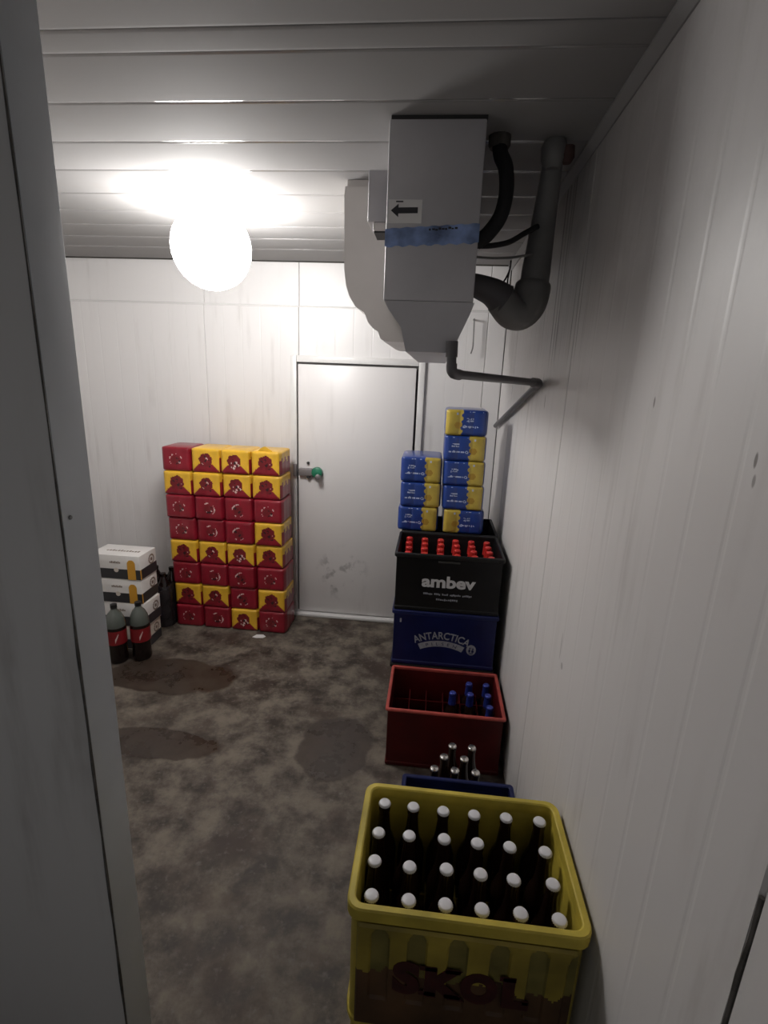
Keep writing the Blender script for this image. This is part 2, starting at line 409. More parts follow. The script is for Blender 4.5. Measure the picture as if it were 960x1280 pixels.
# ---------------------------------------------------------------- lamp
LX, LY, LZ, LR = -.945, 2.20, 2.118, .158
lp = thing('ceiling_lamp', 'glowing round white lamp hanging just under the ceiling', 'lamp', (LX, LY, HC))
q = MB(); q.lathe([(0, -.0005), (.06, -.0005), (.06, -.008), (.05, -.014), (0, -.014)], 24); q.build('ceiling_rose', M['trim'], lp)
q = MB(); q.lathe([(max(.0001, LR*math.sin(PI*i/16)), LZ-HC-LR*math.cos(PI*i/16)) for i in range(17)], 24); q.build('globe', M['lamp'], lp)

# ---------------------------------------------------------------- evaporator and its pipes
ev = thing('evaporator_unit', 'grey ceiling evaporator with blue tape and arrow sticker', 'evaporator', (0, 0, 0))
E0, E1 = -.160, .086
q = MB(); q.box(E0, E1, 1.50, 1.935, 1.845, 2.275, b=.004); q.build('end_cover', M['steel'], ev)
q = MB(); q.box(E0+.004, E1+.002, 1.507, 1.93, 2.2755, HC-.0005); q.build('mounting_rail', M['plastic_dk'], ev)
q = MB()
poly = [(E0+.002, 1.8445), (E1+.004, 1.8445), (E1-.006, 1.815), (.036, 1.712), (-.092, 1.712), (-.108, 1.775), (-.145, 1.822)]
q.prism(poly, 1.502, 2.55); q.build('drip_tray', M['steel'], ev, angle=25)
q = MB()
cow = [(-.350, 2.262), (-.353, 2.235), (-.349, 2.0), (-.342, 1.95), (-.330, 1.915), (-.307, 1.880), (-.273, 1.860), (-.259, 1.827), (-.240, 1.808), (-.222, 1.798), (-.212, 1.772), (-.190, 1.764), (-.110, 1.764), (-.1, 1.8452), (.09, 1.8452), (.09, 2.262)]
q.prism(cow, 1.937, 2.62); q.build('fan_housing', M['cowl'], ev, angle=25)
q = MB(); q.box(-.345, .08, 1.95, 2.6, 2.2625, HC-.0005); q.build('mounting_rail', M['cowl'], ev)
q = MB(); q.box(-.224, E0-.0005, 1.60, 1.72, 2.066, 2.196, b=.004); eb = q.build('terminal_box', M['steel'], ev)
q = MB(); q.box(-.208, E0-.0005, 1.605, 1.70, 2.044, 2.0655, b=.003); q.build('cable_gland', M['cowl'], eb)
q = MB(); q.box(-.205, -.17, 1.608, 1.69, 2.039, 2.0438); q.build('gland_seal', M['plastic_dk'], eb)
q = MB(); q.box(-.155, -.066, 1.4988, 1.4998, 2.036, 2.092); ar = q.build('arrow_label', M['paper'], ev)
q = MB(); q.prism([(-.148, 2.066), (-.128, 2.082), (-.128, 2.073), (-.077, 2.074), (-.077, 2.060), (-.128, 2.059), (-.128, 2.050)], 1.498, 1.4987); q.build('arrow', M['ink'], ar)
q = MB(); q.box(-.135, -.116, 1.498, 1.4987, 2.0855, 2.0885); q.build('small_print', M['ink'], ar)
q = MB()
n = 26                                              # tape: slightly wavy strip wrapped over the front and left edges
for (zz0, zz1, yy) in ((1.978, 2.006, 1.4985), (2.000, 2.022, 1.4978)):
    vs, fs = [], []
    for i in range(n+1):
        x = E0-.0015+(E1-E0+.003)*i/n; j = .0025*math.sin(i*1.7+zz0*90); s = .016*i/n
        for z in (zz0+s*.8+j, zz1+s+j*.5):
            vs += [(x, yy, z), (x, yy+.0007, z)]
    for i in range(n):
        a = i*4; b_ = a+4
        fs += [(a, b_, b_+2, a+2), (a+1, a+3, b_+3, b_+1), (a, a+1, b_+1, b_), (a+2, b_+2, b_+3, a+3)]
    fs += [(0, 2, 3, 1), (n*4, n*4+1, n*4+3, n*4+2)]
    q.add(vs, fs)
q.build('tape', M['tape'], ev)
q = MB()
for i in range(9):
    x = -.045+i*.0085; z = 2.0215+.006*i/9+.0012*math.sin(i*2.3); w = .0035+.002*abs(math.sin(i*1.3))
    q.box(x, x+w*1.4, 1.4966, 1.4976, z-.0028, z+.0022*abs(math.cos(i*1.1)))
q.build('tape_scribble', M['ink'], ev)

q = MB(); q.tube(smooth_path([(.131, 1.626, HC-.001), (.135, 1.615, 2.24), (.151, 1.60, 2.20), (.158, 1.60, 2.143), (.148, 1.60, 2.084), (.118, 1.605, 2.040), (.087, 1.61, 2.018)]), .0205, 14)
h = q.build('refrigerant_hose', M['hose']); tag(h, 'thick black foam hose curving from ceiling into evaporator side', 'hose')
q = MB(); q.lathe([(.026, HC-.03), (.030, HC-.022), (.030, HC-.0005), (.024, HC-.0005)], 14, c=(.131, 1.626, 0)); q.build('foam_seal', M['seal'], h)
q = MB(); q.tube(smooth_path([(.0865, 1.62, 2.012), (.13, 1.62, 2.013), (.18, 1.625, 2.024), (.222, 1.64, 2.050), (.262, 1.66, 2.075)]), .0075, 10)
tag(q.build('thin_hose', M['hose']), 'thin black hose just below the thick black hose', 'hose')
q = MB(); q.tube(smooth_path([(.0865, 1.66, 1.992), (.14, 1.665, 1.990), (.2, 1.68, 1.996), (.262, 1.70, 2.010)]), .0035, 8)
tag(q.build('grey_cable', M['duct']), 'grey cable running level under the thin black hose', 'cable')
q = MB(); q.tube(smooth_path([(.20, 1.70, 1.992), (.198, 1.70, 1.965), (.185, 1.70, 1.935), (.165, 1.705, 1.918)]), .0025, 6)
q.tube(smooth_path([(.199, 1.70, 1.97), (.196, 1.705, 1.93), (.204, 1.70, 1.885)]), .0022, 6)
tag(q.build('loose_wire', M['hose']), 'black loose wire ends dangling above the pipe elbow', 'wire')

# wrapped pipe from the ceiling down to an elbow and into the unit
q = MB()
pp = smooth_path([(.285, 1.66, HC-.002), (.288, 1.69, 2.20), (.288, 1.73, 2.10), (.286, 1.75, 2.0), (.284, 1.76, 1.93)], 6)
q.tube(pp, [.024+.020*min(1, i/(len(pp)-5)) if i < len(pp)-4 else .044 for i in range(len(pp))], 18)
dk = q.build('insulated_pipe', M['duct']); tag(dk, 'grey wrapped pipe from ceiling to elbow beside the right wall', 'pipe')
q = MB(); pp = smooth_path([(.282, 1.76, 1.945), (.276, 1.757, 1.885), (.252, 1.75, 1.852), (.218, 1.735, 1.852), (.182, 1.72, 1.885)], 7)
q.tube(pp, [.046, .052, .055]+[.056-.008*min(1, (i-3)/(len(pp)-6)) for i in range(3, len(pp))], 18); q.build('elbow', M['duct'], dk)
q = MB(); q.tube(smooth_path([(.188, 1.72, 1.883), (.15, 1.71, 1.905), (.0865, 1.70, 1.925)]), [.050-.0012*i for i in range(17)], 16); q.build('sleeve', M['pvc'], dk)
q = MB(); q.lathe([(.020, HC-.07), (.034, HC-.05), (.036, HC-.02), (.028, HC-.0008), (.0, HC-.0008)], 14, c=(.284, 1.652, 0)); q.build('foam_collar', M['duct'], dk)
q = MB(); q.lathe([(.012, HC-.06), (.02, HC-.045), (.018, HC-.02), (.0, HC-.018)], 12, c=(.318, 1.64, 0)); q.build('foam_lump', M['redgum'], dk)

q = MB()
q.tube([(.036, 1.484, 1.742), (.037, 1.484, 1.700)], .0165, 14); q.tube([(.037, 1.484, 1.702), (.039, 1.484, 1.670)], .0135, 14)
dp = thing('drain_pipe', 'dark grey drain pipe from evaporator tray across to right wall', 'pipe')
q.build('tray_outlet', M['pvc'], dp)
q = MB(); q.tube(smooth_path([(.039, 1.484, 1.683), (.040, 1.484, 1.667), (.047, 1.492, 1.657), (.064, 1.516, 1.654)], 5), .0150, 14); q.build('elbow', M['pvc'], dp)
q = MB(); q.tube([(.056, 1.505, 1.655), (.360, 1.955, 1.640)], .0125, 14); q.build('cross_pipe', M['pvc'], dp)
q = MB(); q.tube(smooth_path([(.345, 1.94, 1.641), (.366, 1.962, 1.640), (.374, 1.99, 1.636), (.374, 2.02, 1.628)], 5), .0165, 14); q.build('elbow', M['pvc'], dp)
q = MB(); q.tube([(.375, 2.0, 1.634), (.375, 3.20, 1.375)], .0125, 14); q.build('sloping_pipe', M['pvc'], dp)
q = MB(); q.tube(smooth_path([(.197, 3.20, 1.985), (.200, 3.2, 1.9), (.201, 3.2, 1.83), (.192, 3.2, 1.79)]), .004, 6)
q.tube([(.197, 3.20, 1.985), (.197, YB-.002, 1.985)], .004, 6)
tag(q.build('hanging_wire', M['duct']), 'short grey wire hanging on the back wall under the elbow', 'wire')

# ---------------------------------------------------------------- crates
def crate_meshes(W, D, H, m_body, m_rim, nx, ny, r=.022, lip=.030, t=.012, div=.10, name='crate'):
    b = MB(); g = .006                                # body tucked in below the lip
    L = lambda ins, z, rr=None: rrect(W-2*ins, D-2*ins, rr or max(.004, r-ins*.6), z)
    b.loft([L(g+.004, .0), L(g, .006), L(g, .018), L(g+.003, .022), L(g+.003, H-lip-.006), L(g, H-lip), L(g, H-lip+.001), L(g+t-.004, H-lip+.001), L(g+t-.003, H-lip), L(g+t, H-.05), L(g+t, .012)])
    bm_ = b.mesh('body', m_body, angle=30)
    c = MB(); c.loft([L(g+t-.002, H-lip+.0012), L(.003, H-lip+.0012), L(0, H-lip+.004), L(0, H-.004), L(.003, H), L(t+.001, H), L(t+.004, H-.003), L(t+.004, H-lip+.0015)], cap0=False, cap1=False)
    n = len(rrect(1, 1, .1, 0)); o = 0
    for i in range(n):
        j = (i+1) % n; c.f.append((7*n+i, 7*n+j, j, i)); c.m.append(0)
    rm_ = c.mesh('rim', m_rim, angle=30)
    d = MB(); iw, idp = W-2*(g+t), D-2*(g+t)
    for i in range(1, nx): x = -iw/2+iw*i/nx; d.box(x-.0018, x+.0018, -idp/2, idp/2, .0125, div)
    for i in range(1, ny): y = -idp/2+idp*i/ny; d.box(-iw/2, iw/2, y-.0018, y+.0018, .0125, div-.001)
    return [('body', bm_), ('rim', rm_), ('divider', d.mesh('divider', m_body, smooth=False))]
CM = {}
def crate(kind, label, loc, W=.505, D=.345, rz=0):
    c = thing(kind.replace('base_', ''), label, 'crate', loc, rz)
    for nm, me in CM[kind]: put(nm, me, c)
    return c
YH = .350
CM['yellow_crate'] = crate_meshes(.505, .346, YH, M['c_yellow'], M['c_yellow'], 6, 4, r=.030, lip=.034, t=.013)
CM['base_yellow_crate'] = crate_meshes(.505, .346, 2*CH-YH, M['c_yellow'], M['c_yellow'], 6, 4, r=.030, lip=.034, t=.013)
CM['black_crate'] = crate_meshes(.505, .345, CH, M['c_black'], M['c_black'], 6, 4, r=.012, lip=.022, t=.010)
CM['blue_crate'] = crate_meshes(.505, .345, CH, M['c_blue'], M['c_blue'], 6, 4, r=.012, lip=.022, t=.010)
CM['red_crate'] = crate_meshes(.505, .345, CH, M['c_red'], M['c_redrim'], 6, 4, r=.012, lip=.014, t=.010, div=.17)
CM['small_blue_crate'] = crate_meshes(.386, .290, CH, M['c_blue'], M['c_blue'], 6, 4, r=.012, lip=.030, t=.012)

YCX, YCY = .1322, .974
ybase = crate('base_yellow_crate', 'lower yellow crate on the floor carrying the bottle-filled one', (YCX, YCY+.03, 0))
yc = crate('yellow_crate', 'large yellow crate full of white-capped bottles in the foreground', (YCX, YCY, 2*CH-YH))
# front skin with six arched recesses
q = MB(); fx, z0, z1 = .228, .016, YH-.042; nx, nz = 114, 46; yf = -.346/2+.006
arches = [-.178, -.098, -.013, .074, .152, .232]
def in_arch(x, z):
    for a in arches:
        hw = .020
        zt = z1-.008; cz = zt-hw*1.3
        if abs(x-a) < hw and z > .10 and (z < cz or ((x-a)/hw)**2+((z-cz)/(hw*1.3))**2 < 1): return True
    return False
vs, fs, ms = [], [], []
for j in range(nz+1):
    for i in range(nx+1):
        x, z = -fx+2*fx*i/nx, z0+(z1-z0)*j/nz
        vs.append((x, yf-(.0004 if in_arch(x, z) else .0050 if 0 < i < nx and 0 < j < nz else 0), z))
for j in range(nz):
    for i in range(nx):
        a = j*(nx+1)+i
        fs.append((a, a+1, a+nx+2, a+nx+1)); x, z = -fx+2*fx*(i+.5)/nx, z0+(z1-z0)*(j+.5)/nz
        ms.append(2 if z < .178+.010*math.sin(x*31)+.007*math.sin(x*83+1)+.004*math.sin(x*190) else 1 if in_arch(x, z) else 0)
q.v, q.f, q.m = vs, fs, ms
q.build('front_panel', [M['c_dirty_shade'], M['c_olive'], M['c_brown']], yc)
zb = .138
for ch, x, sc_, xs in (('S', -.118, .112, 1.02), ('K', -.044, .104, 1.02), ('O', .036, .104, .86), ('L', .110, .104, 1.0)):
    me = text_mesh(ch, sc_, M['redprint'], bold=.0075, xs=xs)
    o = put('lettering', me, yc, (x, yf-.0058, zb))
for x, w, z in ((-.072, .036, zb-.004), (-.072, .036, zb+.068), (-.018, .034, zb-.004), (-.020, .032, zb+.068), (.094, .034, zb+.068), (.134, .012, zb+.008)):
    q = MB(); q.box(x-w/2, x+w/2, yf-.0064, yf-.0052, z, z+.012); q.build('lettering_serif', M['redprint'], yc)

BX, BY = .1103, 2.3855
crate('black_crate', 'black crate at the bottom of the lettered stack, behind the red crate', (BX, BY, 0))
bc = crate('blue_crate', 'blue crate with arched lettering under the black crate', (BX, BY, CH))
ac = crate('black_crate', 'black crate with white lowercase lettering and red-capped bottles', (BX, BY, 2*CH))
yfb = -.345/2+.009
me = text_mesh('ambev', .0775, M['print'], bold=.0028, xs=1.20); put('lettering', me, ac, (.002, yfb-.0008, .702-2*CH))
q = MB(); rnd = random.Random(3)
def scribble(q, x0, x1, z, h, words):
    tot = sum(words)+len(words)-1; u = (x1-x0)/tot; x = x0
    for w in words:
        for i in range(w):
            q.box(x+u*.12, x+u*.86, yfb-.0014, yfb-.0002, z+(0 if rnd.random() < .8 else -h*.25), z+h*rnd.choice((.6, .75, 1.0))); x += u
        x += u
scribble(q, -.111, .115, .662-2*CH, .0085, (6, 4, 4, 7, 6))
scribble(q, -.050, .052, .636-2*CH, .0080, (11,))
q.build('small_print', M['print_dim'], ac)
q = MB(); q.box(-.05, .05, yfb-.0012, yfb-.0001, CH-.040, CH-.030, b=.0004); q.build('hand_slot', M['plastic_dk'], ac)
me = text_mesh('ANTARCTICA', .052, M['print_dim'], bold=.0008, xs=.80, bend=.27); put('lettering', me, bc, (-.010, yfb-.0008, .436-CH))
q = MB(); R = .27; n = 22; vs, fs = [], []
for i in range(n+1):
    a = (-.122+.244*i/n)/R*.98
    for rr in (R-.040, R-.010):
        for yy in (yfb-.0010, yfb-.0002): vs.append((rr*math.sin(a), yy, rr*math.cos(a)-R))
for i in range(n):
    a, b_ = 4*i, 4*i+4
    fs += [(a, b_, b_+2, a+2), (a+1, a+3, b_+3, b_+1), (a, a+1, b_+1, b_), (a+2, b_+2, b_+3, a+3)]
fs += [(0, 2, 3, 1), (4*n, 4*n+1, 4*n+3, 4*n+2)]
q.add(vs, fs); o = q.build('ribbon', M['print_dim'], bc); o.location = (-.010, 0, .436-CH)
me = text_mesh('P  I  L  S  E  N', .022, M['c_blue'], xs=1.15, bend=.24); o2 = put('ribbon_lettering', me, o, (0, yfb-.0014, -.0335))
q = MB(); q.prism([(.023*math.cos(2*PI*i/20), .027*math.sin(2*PI*i/20)) for i in range(20)], yfb-.0012, yfb-.0002); em = q.build('emblem', M['print_dim'], bc); em.location = (.134, 0, .390-CH)
q = MB()
for cx, cz, rx, rz_ in ((-.008, -.004, .0050, .0095), (-.0065, .010, .0036, .0040), (.007, -.006, .0060, .0085), (.0085, .007, .0036, .0044), (0, -.018, .012, .0025)):
    q.prism([(cx+rx*math.cos(2*PI*i/10), cz+rz_*math.sin(2*PI*i/10)) for i in range(10)], yfb-.0018, yfb-.0010)
q.build('emblem_figure', M['c_blue'], em)
q = MB(); q.box(-.214, -.206, yfb-.001, yfb-.0002, .222, .242); q.build('small_mark', M['print_dim'], bc)
# stack hidden behind, it carries the blue packs
for i, w in enumerate(('bottom', 'middle', 'top')):
    crate('black_crate', 'black crate, %s of the stack beneath the blue can packs' % w, (.118, 2.738, i*CH))
RX, RY = .1233, 2.0325
rc = crate('red_crate', 'red open crate on floor with a few blue-topped bottles', (RX, RY, 0))
crate('small_blue_crate', 'small blue crate between yellow crate and silver-capped bottles', (.159, 1.366, 0))

# ---------------------------------------------------------------- bottles
def bottle_mesh(h, r, hole=.0135):
    q = MB(); q.lathe([(r-.006, 0), (r-.001, .003), (r, .010), (r, h*.52), (r*.97, h*.57), (r*.80, h*.64), (r*.56, h*.71), (hole*1.25, h*.79), (hole*1.05, h*.90), (hole*1.02, h*.93), (hole*1.15, h*.935), (hole*1.12, h*.965), (hole*.95, h*.985)], 18)
    return q.mesh('glass_body', M['glass'], angle=40)
def cap_mesh(h, m, hole=.0135):
    q = MB(); seg = 42; loops = []
    for rr, z, w in ((.0158, h-.0065, .0009), (.0150, h-.003, .0005), (.0138, h-.0008, 0), (.0120, h, 0), (.0005, h+.0003, 0)):
        loops.append([((rr+w*(1 if i % 2 else -1))*math.cos(2*PI*i/seg), (rr+w*(1 if i % 2 else -1))*math.sin(2*PI*i/seg), z) for i in range(seg)])
    q.loft(loops); return q.mesh('crown_cap', m, angle=50)
def foil_mesh(h, m, z0):
    q = MB(); q.lathe([(.0185, z0), (.0172, z0+(h-z0)*.4), (.0158, h-.018), (.0172, h-.014), (.0170, h-.0068)], 16, caps=False); return q.mesh('neck_foil', m)
def bottle(h, r, capm, foil=None, foil_z=.78):
    ps = [('glass_body', bottle_mesh(h, r)), ('crown_cap', cap_mesh(h, capm))]
    if foil: ps.append(('neck_foil', foil_mesh(h, foil, h*foil_z)))
    return ps
ORD = ['first', 'second', 'third', 'fourth', 'fifth', 'sixth']
def place(parts, name, loc, label, group, cat='bottle', tilt=0):
    t = thing(name, label, cat, loc, random.uniform(0, 6), group)
    if tilt: t.rotation_euler.x = tilt
    for nm, me in parts: put(nm, me, t)
    return t
BZ = .0128
b_w = bottle(.320, .0355, M['cap_w'])
ROW4 = ['front row', 'second row', 'third row', 'back row']
YX = [-.0705, .0065, .089, .169, .247, .331]; YY = [.8505, .931, 1.011, 1.098]
jit = random.Random(11)
for j in range(4):
    for i in range(6):
        place(b_w, 'beer_bottle', (YX[i]+jit.uniform(-.004, .004), YY[j]+jit.uniform(-.003, .003), 2*CH-YH+BZ),
              'brown bottle with white cap, yellow crate, %s, %s from left' % (ROW4[j], ORD[i]), 'bottles in the yellow crate')
b_r = bottle(.262, .0345, M['foil_r'], M['foil_r'], .74)
for j in range(4):
    for i in range(6):
        place(b_r, 'beer_bottle', (BX-.195+.078*i+jit.uniform(-.002, .002), 2.272+.076*j, 2*CH+BZ),
              'brown bottle with red foil cap, black lettered crate, %s, %s from left' % (ROW4[j], ORD[i]), 'red-capped bottles in the black crate')
b_b = bottle(.240, .0345, M['cap_b'], M['foil_b'], .72)
for i, j in ((4, 3), (5, 3), (3, 2), (4, 2), (5, 2), (5, 1), (5, 0)):
    place(b_b, 'beer_bottle', (RX-.2005+.0802*i, RY-.127+.0845*j, BZ),
          'brown bottle with blue foil top, red crate, %s, %s from left' % (ROW4[j], ORD[i]), 'blue-topped bottles in the red crate')
b_s = bottle(.289, .0364, M['cap_s'])
for j, (y, xs) in enumerate(((1.550, (.079, .1525, .226)), (1.6135, (.115, .189)), (1.677, (.148, .2215)))):
    for i, x in enumerate(xs):
        place(b_s, 'beer_bottle', (x, y, 0), 'dark bottle with silver cap on floor, %s, %s from left' % (['front row by blue crate', 'middle row', 'back row by red crate'][j], ORD[i]), 'silver-capped bottles on the floor')

# ---------------------------------------------------------------- can packs (printed film over cans)
def pack_mesh(W, D, H, cx, cy, paint, mats, side=0, top=0, nf=36, nv=28):
    q = MB(); ring = []
    def edge(n, cans, L):
        out = []
        for i in range(n):
            s = i/n; b = abs(math.sin(PI*s*cans))**.6*.004
            out.append((s, b))
        return out
    ring_pts = []
    rr = .016
    for k, (n, cans, L) in enumerate(((nf, cx, W), (10, cy, D), (8, cx, W), (10, cy, D))):
        for s, b in edge(n, cans, L):
            ring_pts.append((k, s, b))
    N = len(ring_pts)
    zs = [0]+[.004+(H-.008)*j/nv for j in range(nv+1)]+[H]
    for jz, z in enumerate(zs):
        e = min(z, H-z)/H; ins = .006*max(0, 1-e/.07)**2 + (.005 if jz in (0, len(zs)-1) else 0)
        for k, s, b in ring_pts:
            w, d = W/2-.004-ins, D/2-.004-ins
            cr = min(s, 1-s)*(W if k % 2 == 0 else D); rd = .008*max(0, 1-cr/.02)**2
            o = b*min(1, e/.12)-rd
            if k == 0: p = (-w+2*w*s, -d-o, z)
            elif k == 1: p = (w+o, -d+2*d*s, z)
            elif k == 2: p = (w-2*w*s, d+o, z)
            else: p = (-w-o, d-2*d*s, z)
            q.v.append(p)
    for jz in range(len(zs)-1):
        for i in range(N):
            j = (i+1) % N; q.f.append((jz*N+i, jz*N+j, (jz+1)*N+j, (jz+1)*N+i))
            k, s, b = ring_pts[i]; v = (zs[jz]+zs[jz+1])/2/H
            q.m.append(paint(s+.5/nf, v) if k == 0 else (side(k, s, v) if callable(side) else side))
    q.f.append(tuple(reversed(range(N)))); q.m.append(top if top >= 0 else 0)
    q.f.append(tuple((len(zs)-1)*N+i for i in range(N))); q.m.append(top)
    return q.mesh('film_body', mats, angle=60)
RM = [M['p_red'], M['p_yel'], M['p_dred'], M['p_wht'], M['p_blk']]
def paint_red(seed):
    r = random.Random(seed); blots = [(r.uniform(.36, .64), r.uniform(.26, .60), r.uniform(.02, .05), r.choice((2, 3, 4, 4, 2))) for _ in range(11)]
    segs = [(r.uniform(-PI, PI), r.uniform(.3, .8)) for _ in range(5)]
    def f(u, v):
        dx, dy = (u-.5)*1.25, v-.46
        rad, a = math.hypot(dx, dy*1.1), math.atan2(dy, dx)
        w = .020+.012*math.sin(3*a+seed)
        if abs(rad-.28) < w*.8:
            for a0, l in segs:
                if (a-a0) % (2*PI) < l: return 3
        if rad < .25:
            for bx, by, br, m_ in blots:
                if math.hypot((u-bx)*1.25, v-by) < br: return m_
            return 2 if rad < .20 else 0
        return 0
    return f
def paint_yel(seed):
    r = random.Random(seed); blots = [(r.uniform(.36, .66), r.uniform(.22, .66), r.uniform(.02, .055), r.choice((3, 4, 2, 4, 0))) for _ in range(16)]
    wob = r.uniform(-.03, .03); hs = r.uniform(.235, .27)
    def f(u, v):
        x = u-.5-wob; ax = abs(x)
        head = math.hypot(x*1.05, (v-.54)*.92) < hs+.014*math.sin(7*math.atan2(v-.54, x)+seed)
        neck = ax < hs*.78 and .18 < v <= .5
        body = ax < .16+.36*max(0, 1-v/.40)**.7 and v < .40
        if head or neck or body:
            for bx, by, br, m_ in blots:
                if math.hypot((u-bx)*1.25, v-by) < br: return m_
            return 2 if head or neck and v > .25 else 0
        return 1
    return f
def red_side(k, s, v): return 0
def yel_side(k, s, v):
    return 1 if v > .62+.12*math.sin(s*19) else 0
PW, PD, PH = .1845, .225, .1478
reds = [pack_mesh(PW, PD, PH, 2, 3, paint_red(i), RM, red_side, 0) for i in range(3)]
yels = [pack_mesh(PW, PD, PH, 2, 3, paint_yel(i+10), RM, yel_side, 1) for i in range(3)]
rows = ['RYYY', 'YYYY', 'RRRR', 'RRRY', 'YYYY', 'RRRR', 'YYRY', 'RRYR']
RN = ['top row', 'second row down', 'third row down', 'fourth row down', 'fifth row down', 'sixth row down', 'seventh row down', 'bottom row']
CN = ['first from left', 'second from left', 'third from left', 'fourth from left']
pj = random.Random(5); shades = {}
for r_ in range(8):
    for c_ in range(4):
        k = rows[r_][c_]
        x = -1.520+c_*.1865+(7-r_)*-.0035+pj.uniform(-.0012, .0012); y = 3.035+pj.uniform(-.006, .006)
        lab = '%s beer can pack in wall stack, %s, %s' % ('all-red' if k == 'R' else 'yellow-topped red', RN[r_], CN[c_])
        t = thing('can_pack', lab, 'can pack', (x, y, (7-r_)*PH), pj.uniform(-.012, .012), 'red and yellow can packs by the door')
        put('film_body', (reds if k == 'R' else yels)[(r_*3+c_*2) % 3], t)
        if r_ == 0 and c_ == 3:
            q = MB(); q.prism([(-.052, 0), (-.035, .016), (-.018, .030), (-.002, .033), (.016, .022), (.034, .012), (.046, 0)], -PD/2+.012, -PD/2+.016)
            o = q.build('torn_flap', M['p_yel'], t); o.location.z = PH-.004; o['label'] = 'yellow torn flap sticking up'
BM = [M['p_blue'], M['p_gold'], M['p_brn'], M['p_lav']]
def paint_blue(seed, left):
    r = random.Random(seed)
    marks = []
    for (y0, x0, n, w) in ((.66, .20, 5, .028), (.58, .18, 6, .026), (.36, .12, 11, .030)):
        for i in range(n):
            marks.append((x0+i*w*1.15+r.uniform(0, .008), y0+r.uniform(-.015, .015), w*.45, r.uniform(.018, .032)))
    if left: marks = [(a-.06, b, c_, d) for a, b, c_, d in marks]
    dots = [(r.uniform(.05, .6), .93, .016, .02) for _ in range(4)]
    def f(u, v):
        uu = u if not left else 1-u
        edge = .60+.025*math.sin(v*26)+(.02 if abs(v-.35) < .12 else 0)
        if uu > edge:
            if math.hypot((uu-.70)*1.5, v-.40) < .13: return 2
            if .80 < v < .88 and .70 < uu < .76: return 3
            return 1
        uu2 = uu if not left else .60-uu+.02
        for (mx, my, mw, mh) in marks+dots:
            if abs(uu2-mx) < mw and abs(v-my) < mh: return 3
        if abs(math.hypot((uu-.545)*1.5, v-.36)-.045) < .014: return 3
        return 0
    return f
BW, BD = .212, .262
def blue_side(k, s, v): return 0
bh1, bh2 = .1300, .1272
bl_l = {}
for h_ in (bh1, bh2):
    for lf in (0, 1):
        bl_l[(h_, lf)] = [pack_mesh(BW, BD, h_, 3, 4, paint_blue(s_+lf*7, lf), BM, blue_side, 0, nf=48, nv=34) for s_ in (1, 2)]
LV3 = ['top', 'middle', 'bottom']; LV5 = ['top', 'second from top', 'middle', 'second from bottom', 'bottom']
for i, (x, lf) in enumerate(((-.053, 0), (-.046, 0), (-.050, 0))):
    t = thing('can_pack', 'blue can pack with yellow right end, %s of the shorter left column' % LV3[2-i], 'can pack', (x, 2.573+BD/2, 3*CH+i*bh1), .004*(i-1), 'blue and yellow can packs')
    put('film_body', bl_l[(bh1, lf)][i % 2], t)
for i, (x, lf) in enumerate(((.182, 1), (.172, 0), (.168, 0), (.164, 0), (.162, 1))):
    t = thing('can_pack', 'blue can pack with yellow %s end, %s of the taller right column' % (('right', 'left')[lf], LV5[4-i]), 'can pack', (x, 2.573+BD/2, 3*CH+i*bh2), -.004*(i-2), 'blue and yellow can packs')
    put('film_body', bl_l[(bh2, lf)][i % 2], t)

# ---------------------------------------------------------------- white cartons, cola
def carton_parts():
    W, D, H = .300, .175, .149
    ps = []
    q = MB(); q.box(-W/2, W/2, -D/2, D/2, 0.0005, H, b=.003); ps.append(('carton_body', q.mesh('carton_body', M['b_white'])))
    e = .0006
    q = MB(); q.box(-W/2-e, W/2+e, -D/2-e, D/2+e, .006, .066); ps.append(('black_band', q.mesh('black_band', M['b_black'], smooth=False)))
    q = MB(); xc = .098
    q.prism([(xc-.024, .004), (xc+.024, .004), (xc+.024, .105), (xc+.018, .117), (xc+.008, .124), (xc-.008, .124), (xc-.018, .117), (xc-.024, .105)], -D/2-.0014, -D/2-.0007)
    q.box(W/2+.0007, W/2+.0012, -D/2, -D/2+.010, .006, .066)
    ps.append(('gold_tag', q.mesh('gold_tag', M['b_gold'], smooth=False)))
    q = MB()
    for i in range(7): q.box(-.03+i*.0095, -.0235+i*.0095, -D/2-.0009, -D/2-.0002, .100, .110+.003*(i % 2))
    ps.append(('small_print', q.mesh('small_print', M['b_brown'], smooth=False))); q = MB()
    for i in range(12): q.box(-.09+i*.017, -.078+i*.017, -.02, -.006+.004*(i % 3), H-.0002, H+.0004)
    ps.append(('lid_print', q.mesh('lid_print', M['b_brown'], smooth=False)))
    q = MB(); q.prism([(.006+.014*math.cos(2*PI*i/14), .060+.014*math.sin(2*PI*i/14)) for i in range(14)], -D/2-.0014, -D/2-.0007)
    ps.append(('crest', q.mesh('crest', M['b_grey'], smooth=False)))
    q = MB()
    for i in range(14):
        a = 2*PI*i/14; y, z = .035+.026*math.cos(a), .095+.026*math.sin(a)
        q.box(W/2+.0004, W/2+.0010, y-.005, y+.005, z-.005, z+.005)
    q.box(W/2+.0004, W/2+.0010, .025, .045, .085, .104)
    ps.append(('side_emblem', q.mesh('side_emblem', M['b_brown'], smooth=False)))
    return ps, H
cp, cH = carton_parts()
for i, w in enumerate(('bottom one standing on the floor', 'second from the bottom', 'second from the top', 'topmost of the stack')):
    t = thing('beer_carton', 'white carton with black band and orange tag, %s' % w, 'carton', (-1.772+(-.004, .004, -.004, 0)[i], 2.672, i*cH), (.02, -.015, .01, 0)[i], 'white cartons by the jamb')
    for nm, me in cp:
        if i == 0 and nm == 'carton_body':
            me = me.copy(); me.materials[0] = M['b_grey']
        put(nm, me, t)
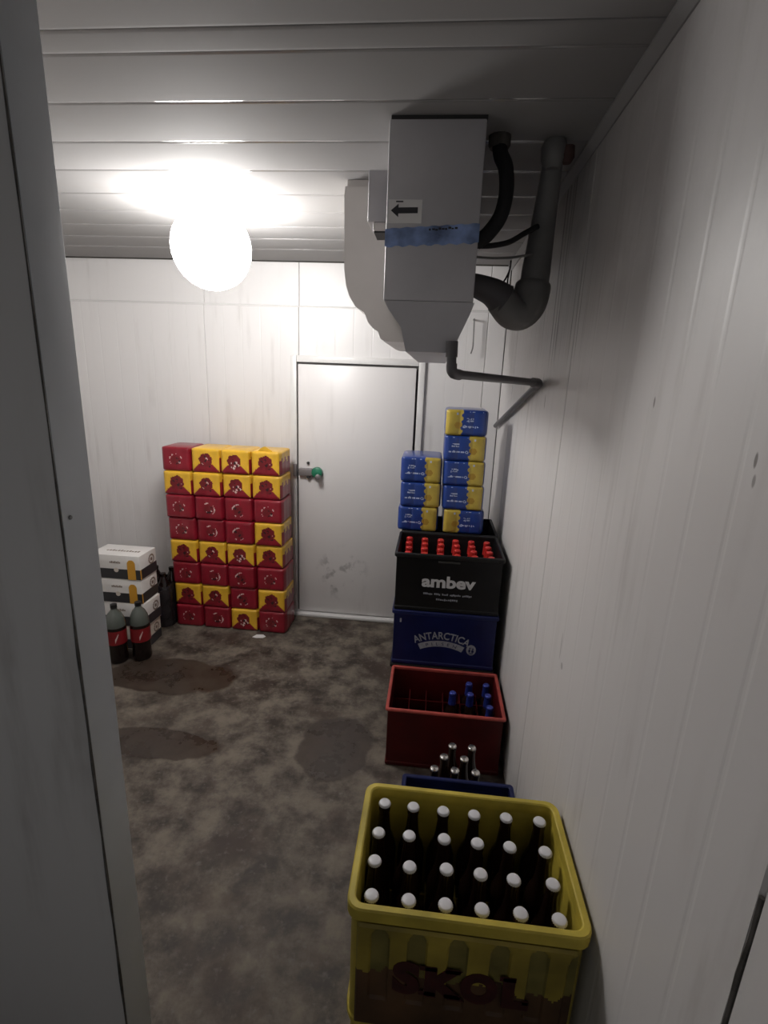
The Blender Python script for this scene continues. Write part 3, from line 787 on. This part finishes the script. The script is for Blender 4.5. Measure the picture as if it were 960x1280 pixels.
def cola_parts():
    ps = []
    q = MB(); q.lathe([(.030, 0), (.048, .004), (.053, .018), (.051, .06), (.050, .10), (.053, .115), (.053, .20), (.053, .222)], 22); ps.append(('cola_body', q.mesh('cola_body', M['cola'], angle=50)))
    q = MB(); q.lathe([(.053, .2225), (.052, .242), (.046, .272), (.034, .300), (.019, .318), (.0145, .328), (.0145, .336)], 22); ps.append(('clear_shoulder', q.mesh('clear_shoulder', M['clear'], angle=50)))
    q = MB(); q.lathe([(.0542, .122), (.0542, .205)], 26, caps=False); ps.append(('bottle_label', q.mesh('bottle_label', M['label_red'])))
    q = MB()
    for i in range(6):
        a0, a1 = -.75+i*.06, -.69+i*.06
        vs = [(.0548*math.cos(a), .0548*math.sin(a), z) for a, z in ((a0, .135+.008*i), (a1, .143+.008*i), (a1, .165+.006*i), (a0, .155+.006*i))]
        q.add(vs, [(0, 1, 2, 3)])
    ps.append(('label_flash', q.mesh('label_flash', M['p_wht'])))
    q = MB(); q.lathe([(.0175, .330), (.018, .333), (.0175, .352), (.0, .354)], 18); ps.append(('screw_cap', q.mesh('screw_cap', M['cap_k'])))
    return ps
co = cola_parts()
for loc, rz, lab in (((-1.610, 2.515, 0), -.4, 'large cola bottle in front of the white cartons, right of two'), ((-1.722, 2.462, 0), -.4, 'large cola bottle in front of the white cartons, cut by the jamb')):
    t = thing('cola_bottle', lab, 'bottle', loc, rz, 'cola bottles by the cartons')
    for nm, me in co: put(nm, me, t)
dp_ = thing('cola_pack', 'dark shrink-wrapped pack of large bottles between cartons and red stack', 'bottle pack', (-1.795, 2.985, 0))
bmesh_q = MB()
for j in range(2):
    for i in range(3):
        o = put('bottle', co[0][1], dp_, (-.110+i*.110, -.055+j*.110, 0))
        put('shoulder', co[0][1], None) if False else None
        q = MB() if (i, j) == (0, 0) else None
        if q:
            q.lathe([(.053, .2225), (.050, .25), (.040, .285), (.024, .315), (.0155, .335), (.018, .338), (.018, .357), (0, .359)], 18); sh_ = q.mesh('bottle_neck', M['cola'], angle=50)
        put('bottle_neck', sh_, o)
q = MB(); q.loft([rrect(.336, .226, .055, .001), rrect(.336, .226, .055, .225), rrect(.325, .215, .055, .262), rrect(.300, .190, .05, .285)], cap0=False, cap1=False)
q.build('shrink_film', M['film'], dp_)

# scraps on the floor
q = MB(); vs = [(-.040, -.018), (-.010, -.026), (.030, -.020), (.044, .002), (.020, .020), (-.022, .016)]
q.add([(x, y, .0015+.003*abs(math.sin(i*2))) for i, (x, y) in enumerate(vs)]+[(x*.97, y*.97, .0003) for x, y in vs], [(0,1,2,3,4,5), (11,10,9,8,7,6)]+[(i, 6+i, 6+(i+1) % 6, (i+1) % 6) for i in range(6)])
o = q.build('paper_scrap', M['paper'], smooth=False); o.location = (-1.030, 2.862, 0); tag(o, 'white torn paper scrap on floor before the red stack', 'paper')
